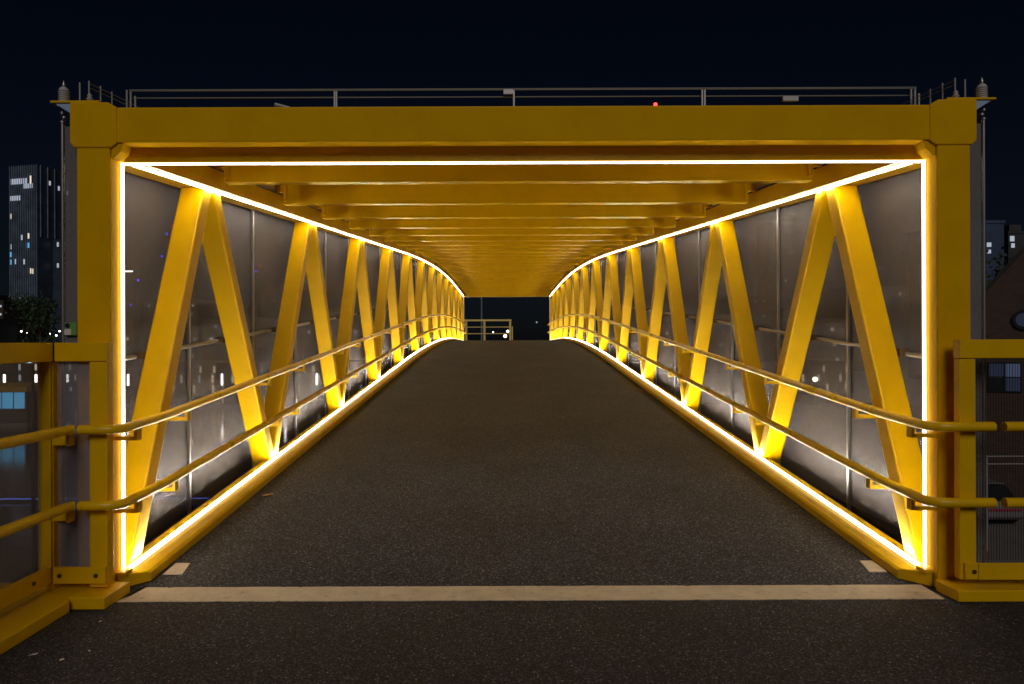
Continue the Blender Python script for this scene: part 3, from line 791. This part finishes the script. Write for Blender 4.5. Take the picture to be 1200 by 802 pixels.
# car seen from behind, beyond the railing
cx0 = P(1174, 0, 27)[0]
car = thing('parked_car', 'grey hatchback seen from behind with an added red bar imitating a light trace, low through the right fence wires', 'car', (cx0, 27, GR))
CP = mat('grey_car_paint', (.25, .25, .26), .3, .3, coat=.6); GL = mat('car_glass', (.02, .02, .025), .08)
zc = GR
body = MB(); hw = .88
rings = []
for y_, wv, zl, zh in ((0, .80, .38, .78), (.12, .88, .26, .95), (1.2, .90, .22, .98), (3.2, .90, .22, .95), (4.0, .86, .26, .80), (4.25, .70, .36, .62)):
    rings.append([(cx0 - wv, 27 + y_, zc + zl), (cx0 + wv, 27 + y_, zc + zl), (cx0 + wv, 27 + y_, zc + zh - .08), (cx0 + wv - .1, 27 + y_, zc + zh), (cx0 - wv + .1, 27 + y_, zc + zh), (cx0 - wv, 27 + y_, zc + zh - .08)])
body.loft(rings).build('body', CP, car, .02, smooth=True)
rings = []
for y_, w0, w1, zh in ((.22, .78, .66, .97), (.65, .80, .60, 1.42), (2.1, .80, .62, 1.47), (3.1, .78, .66, .97)):
    rings.append([(cx0 - w0, 27 + y_, zc + .93), (cx0 + w0, 27 + y_, zc + .93), (cx0 + w1, 27 + y_, zc + zh), (cx0 - w1, 27 + y_, zc + zh)])
MB().loft(rings).build('windows', GL, car, .02, smooth=True)
MB().box(cx0 - .58, cx0 + .58, 27.7, 29.1, zc + 1.475, zc + 1.50).build('roof', CP, car, .01)
for dy in (.75, 3.4):
    for sxx in (-1, 1):
        MB().tube([(cx0 + sxx * .74, 27 + dy, zc + .31), (cx0 + sxx * .915, 27 + dy, zc + .31)], .31, 18).build('wheel', DARK, car, smooth=True)
MB().box(cx0 - .72, cx0 + .72, 26.955, 26.995, zc + .62, zc + .70).build('red_trace_bar', lamp('red_trace', (.5, .01, .04), .12), car)  # glowing bar added to imitate a red light trace

# ------------------------------------------------------------------ world, sun, camera
wd = bpy.data.worlds.new('World'); sc.world = wd; wd.use_nodes = True
nt = wd.node_tree; bg = nt.nodes['Background']
sky = nt.nodes.new('ShaderNodeTexSky'); sky.sky_type = 'NISHITA'; sky.sun_disc = False
SUN_EL, SUN_AZ = 34, 176       # azimuth measured like the lamp below
sky.sun_elevation = R(SUN_EL); sky.sun_rotation = R(SUN_AZ)
mul = nt.nodes.new('ShaderNodeMix'); mul.data_type = 'RGBA'; mul.blend_type = 'MULTIPLY'; mul.inputs[0].default_value = 1
mul.inputs[7].default_value = (.45, .55, .85, 1)
nt.links.new(sky.outputs[0], mul.inputs[6]); nt.links.new(mul.outputs[2], bg.inputs['Color'])
bg.inputs['Strength'].default_value = .0014

sd = bpy.data.lights.new('sun', 'SUN'); sd.energy = .68; sd.angle = R(25); sd.color = (1, .91, .83)
so = bpy.data.objects.new('sun', sd); COL.objects.link(so)
az = R(SUN_AZ)
dirv = Vector((math.sin(az) * math.cos(R(SUN_EL)), math.cos(az) * math.cos(R(SUN_EL)), math.sin(R(SUN_EL))))
so.rotation_euler = dirv.to_track_quat('Z', 'Y').to_euler(); so.location = dirv * 20

cd = bpy.data.cameras.new('camera'); cam = bpy.data.objects.new('camera', cd); COL.objects.link(cam)
cam.location = (CX, 0, CZ); cam.rotation_euler = (R(90), R(.2), 0)
cd.sensor_width = 36; cd.sensor_fit = 'HORIZONTAL'; cd.lens = F / 1200 * 36
cd.shift_x = 8.3 / 1200; cd.shift_y = -1 / 1200; cd.clip_start = .05; cd.clip_end = 8000
sc.camera = cam
sc.view_settings.view_transform = 'Standard'; sc.view_settings.look = 'None'; sc.view_settings.exposure = 0; sc.view_settings.gamma = 1
sc.render.engine = 'CYCLES'
cy = sc.cycles; cy.use_denoising = True; cy.max_bounces = 8; cy.transparent_max_bounces = 24; cy.diffuse_bounces = 4
cy.sample_clamp_indirect = 4; cy.caustics_reflective = False; cy.caustics_refractive = False
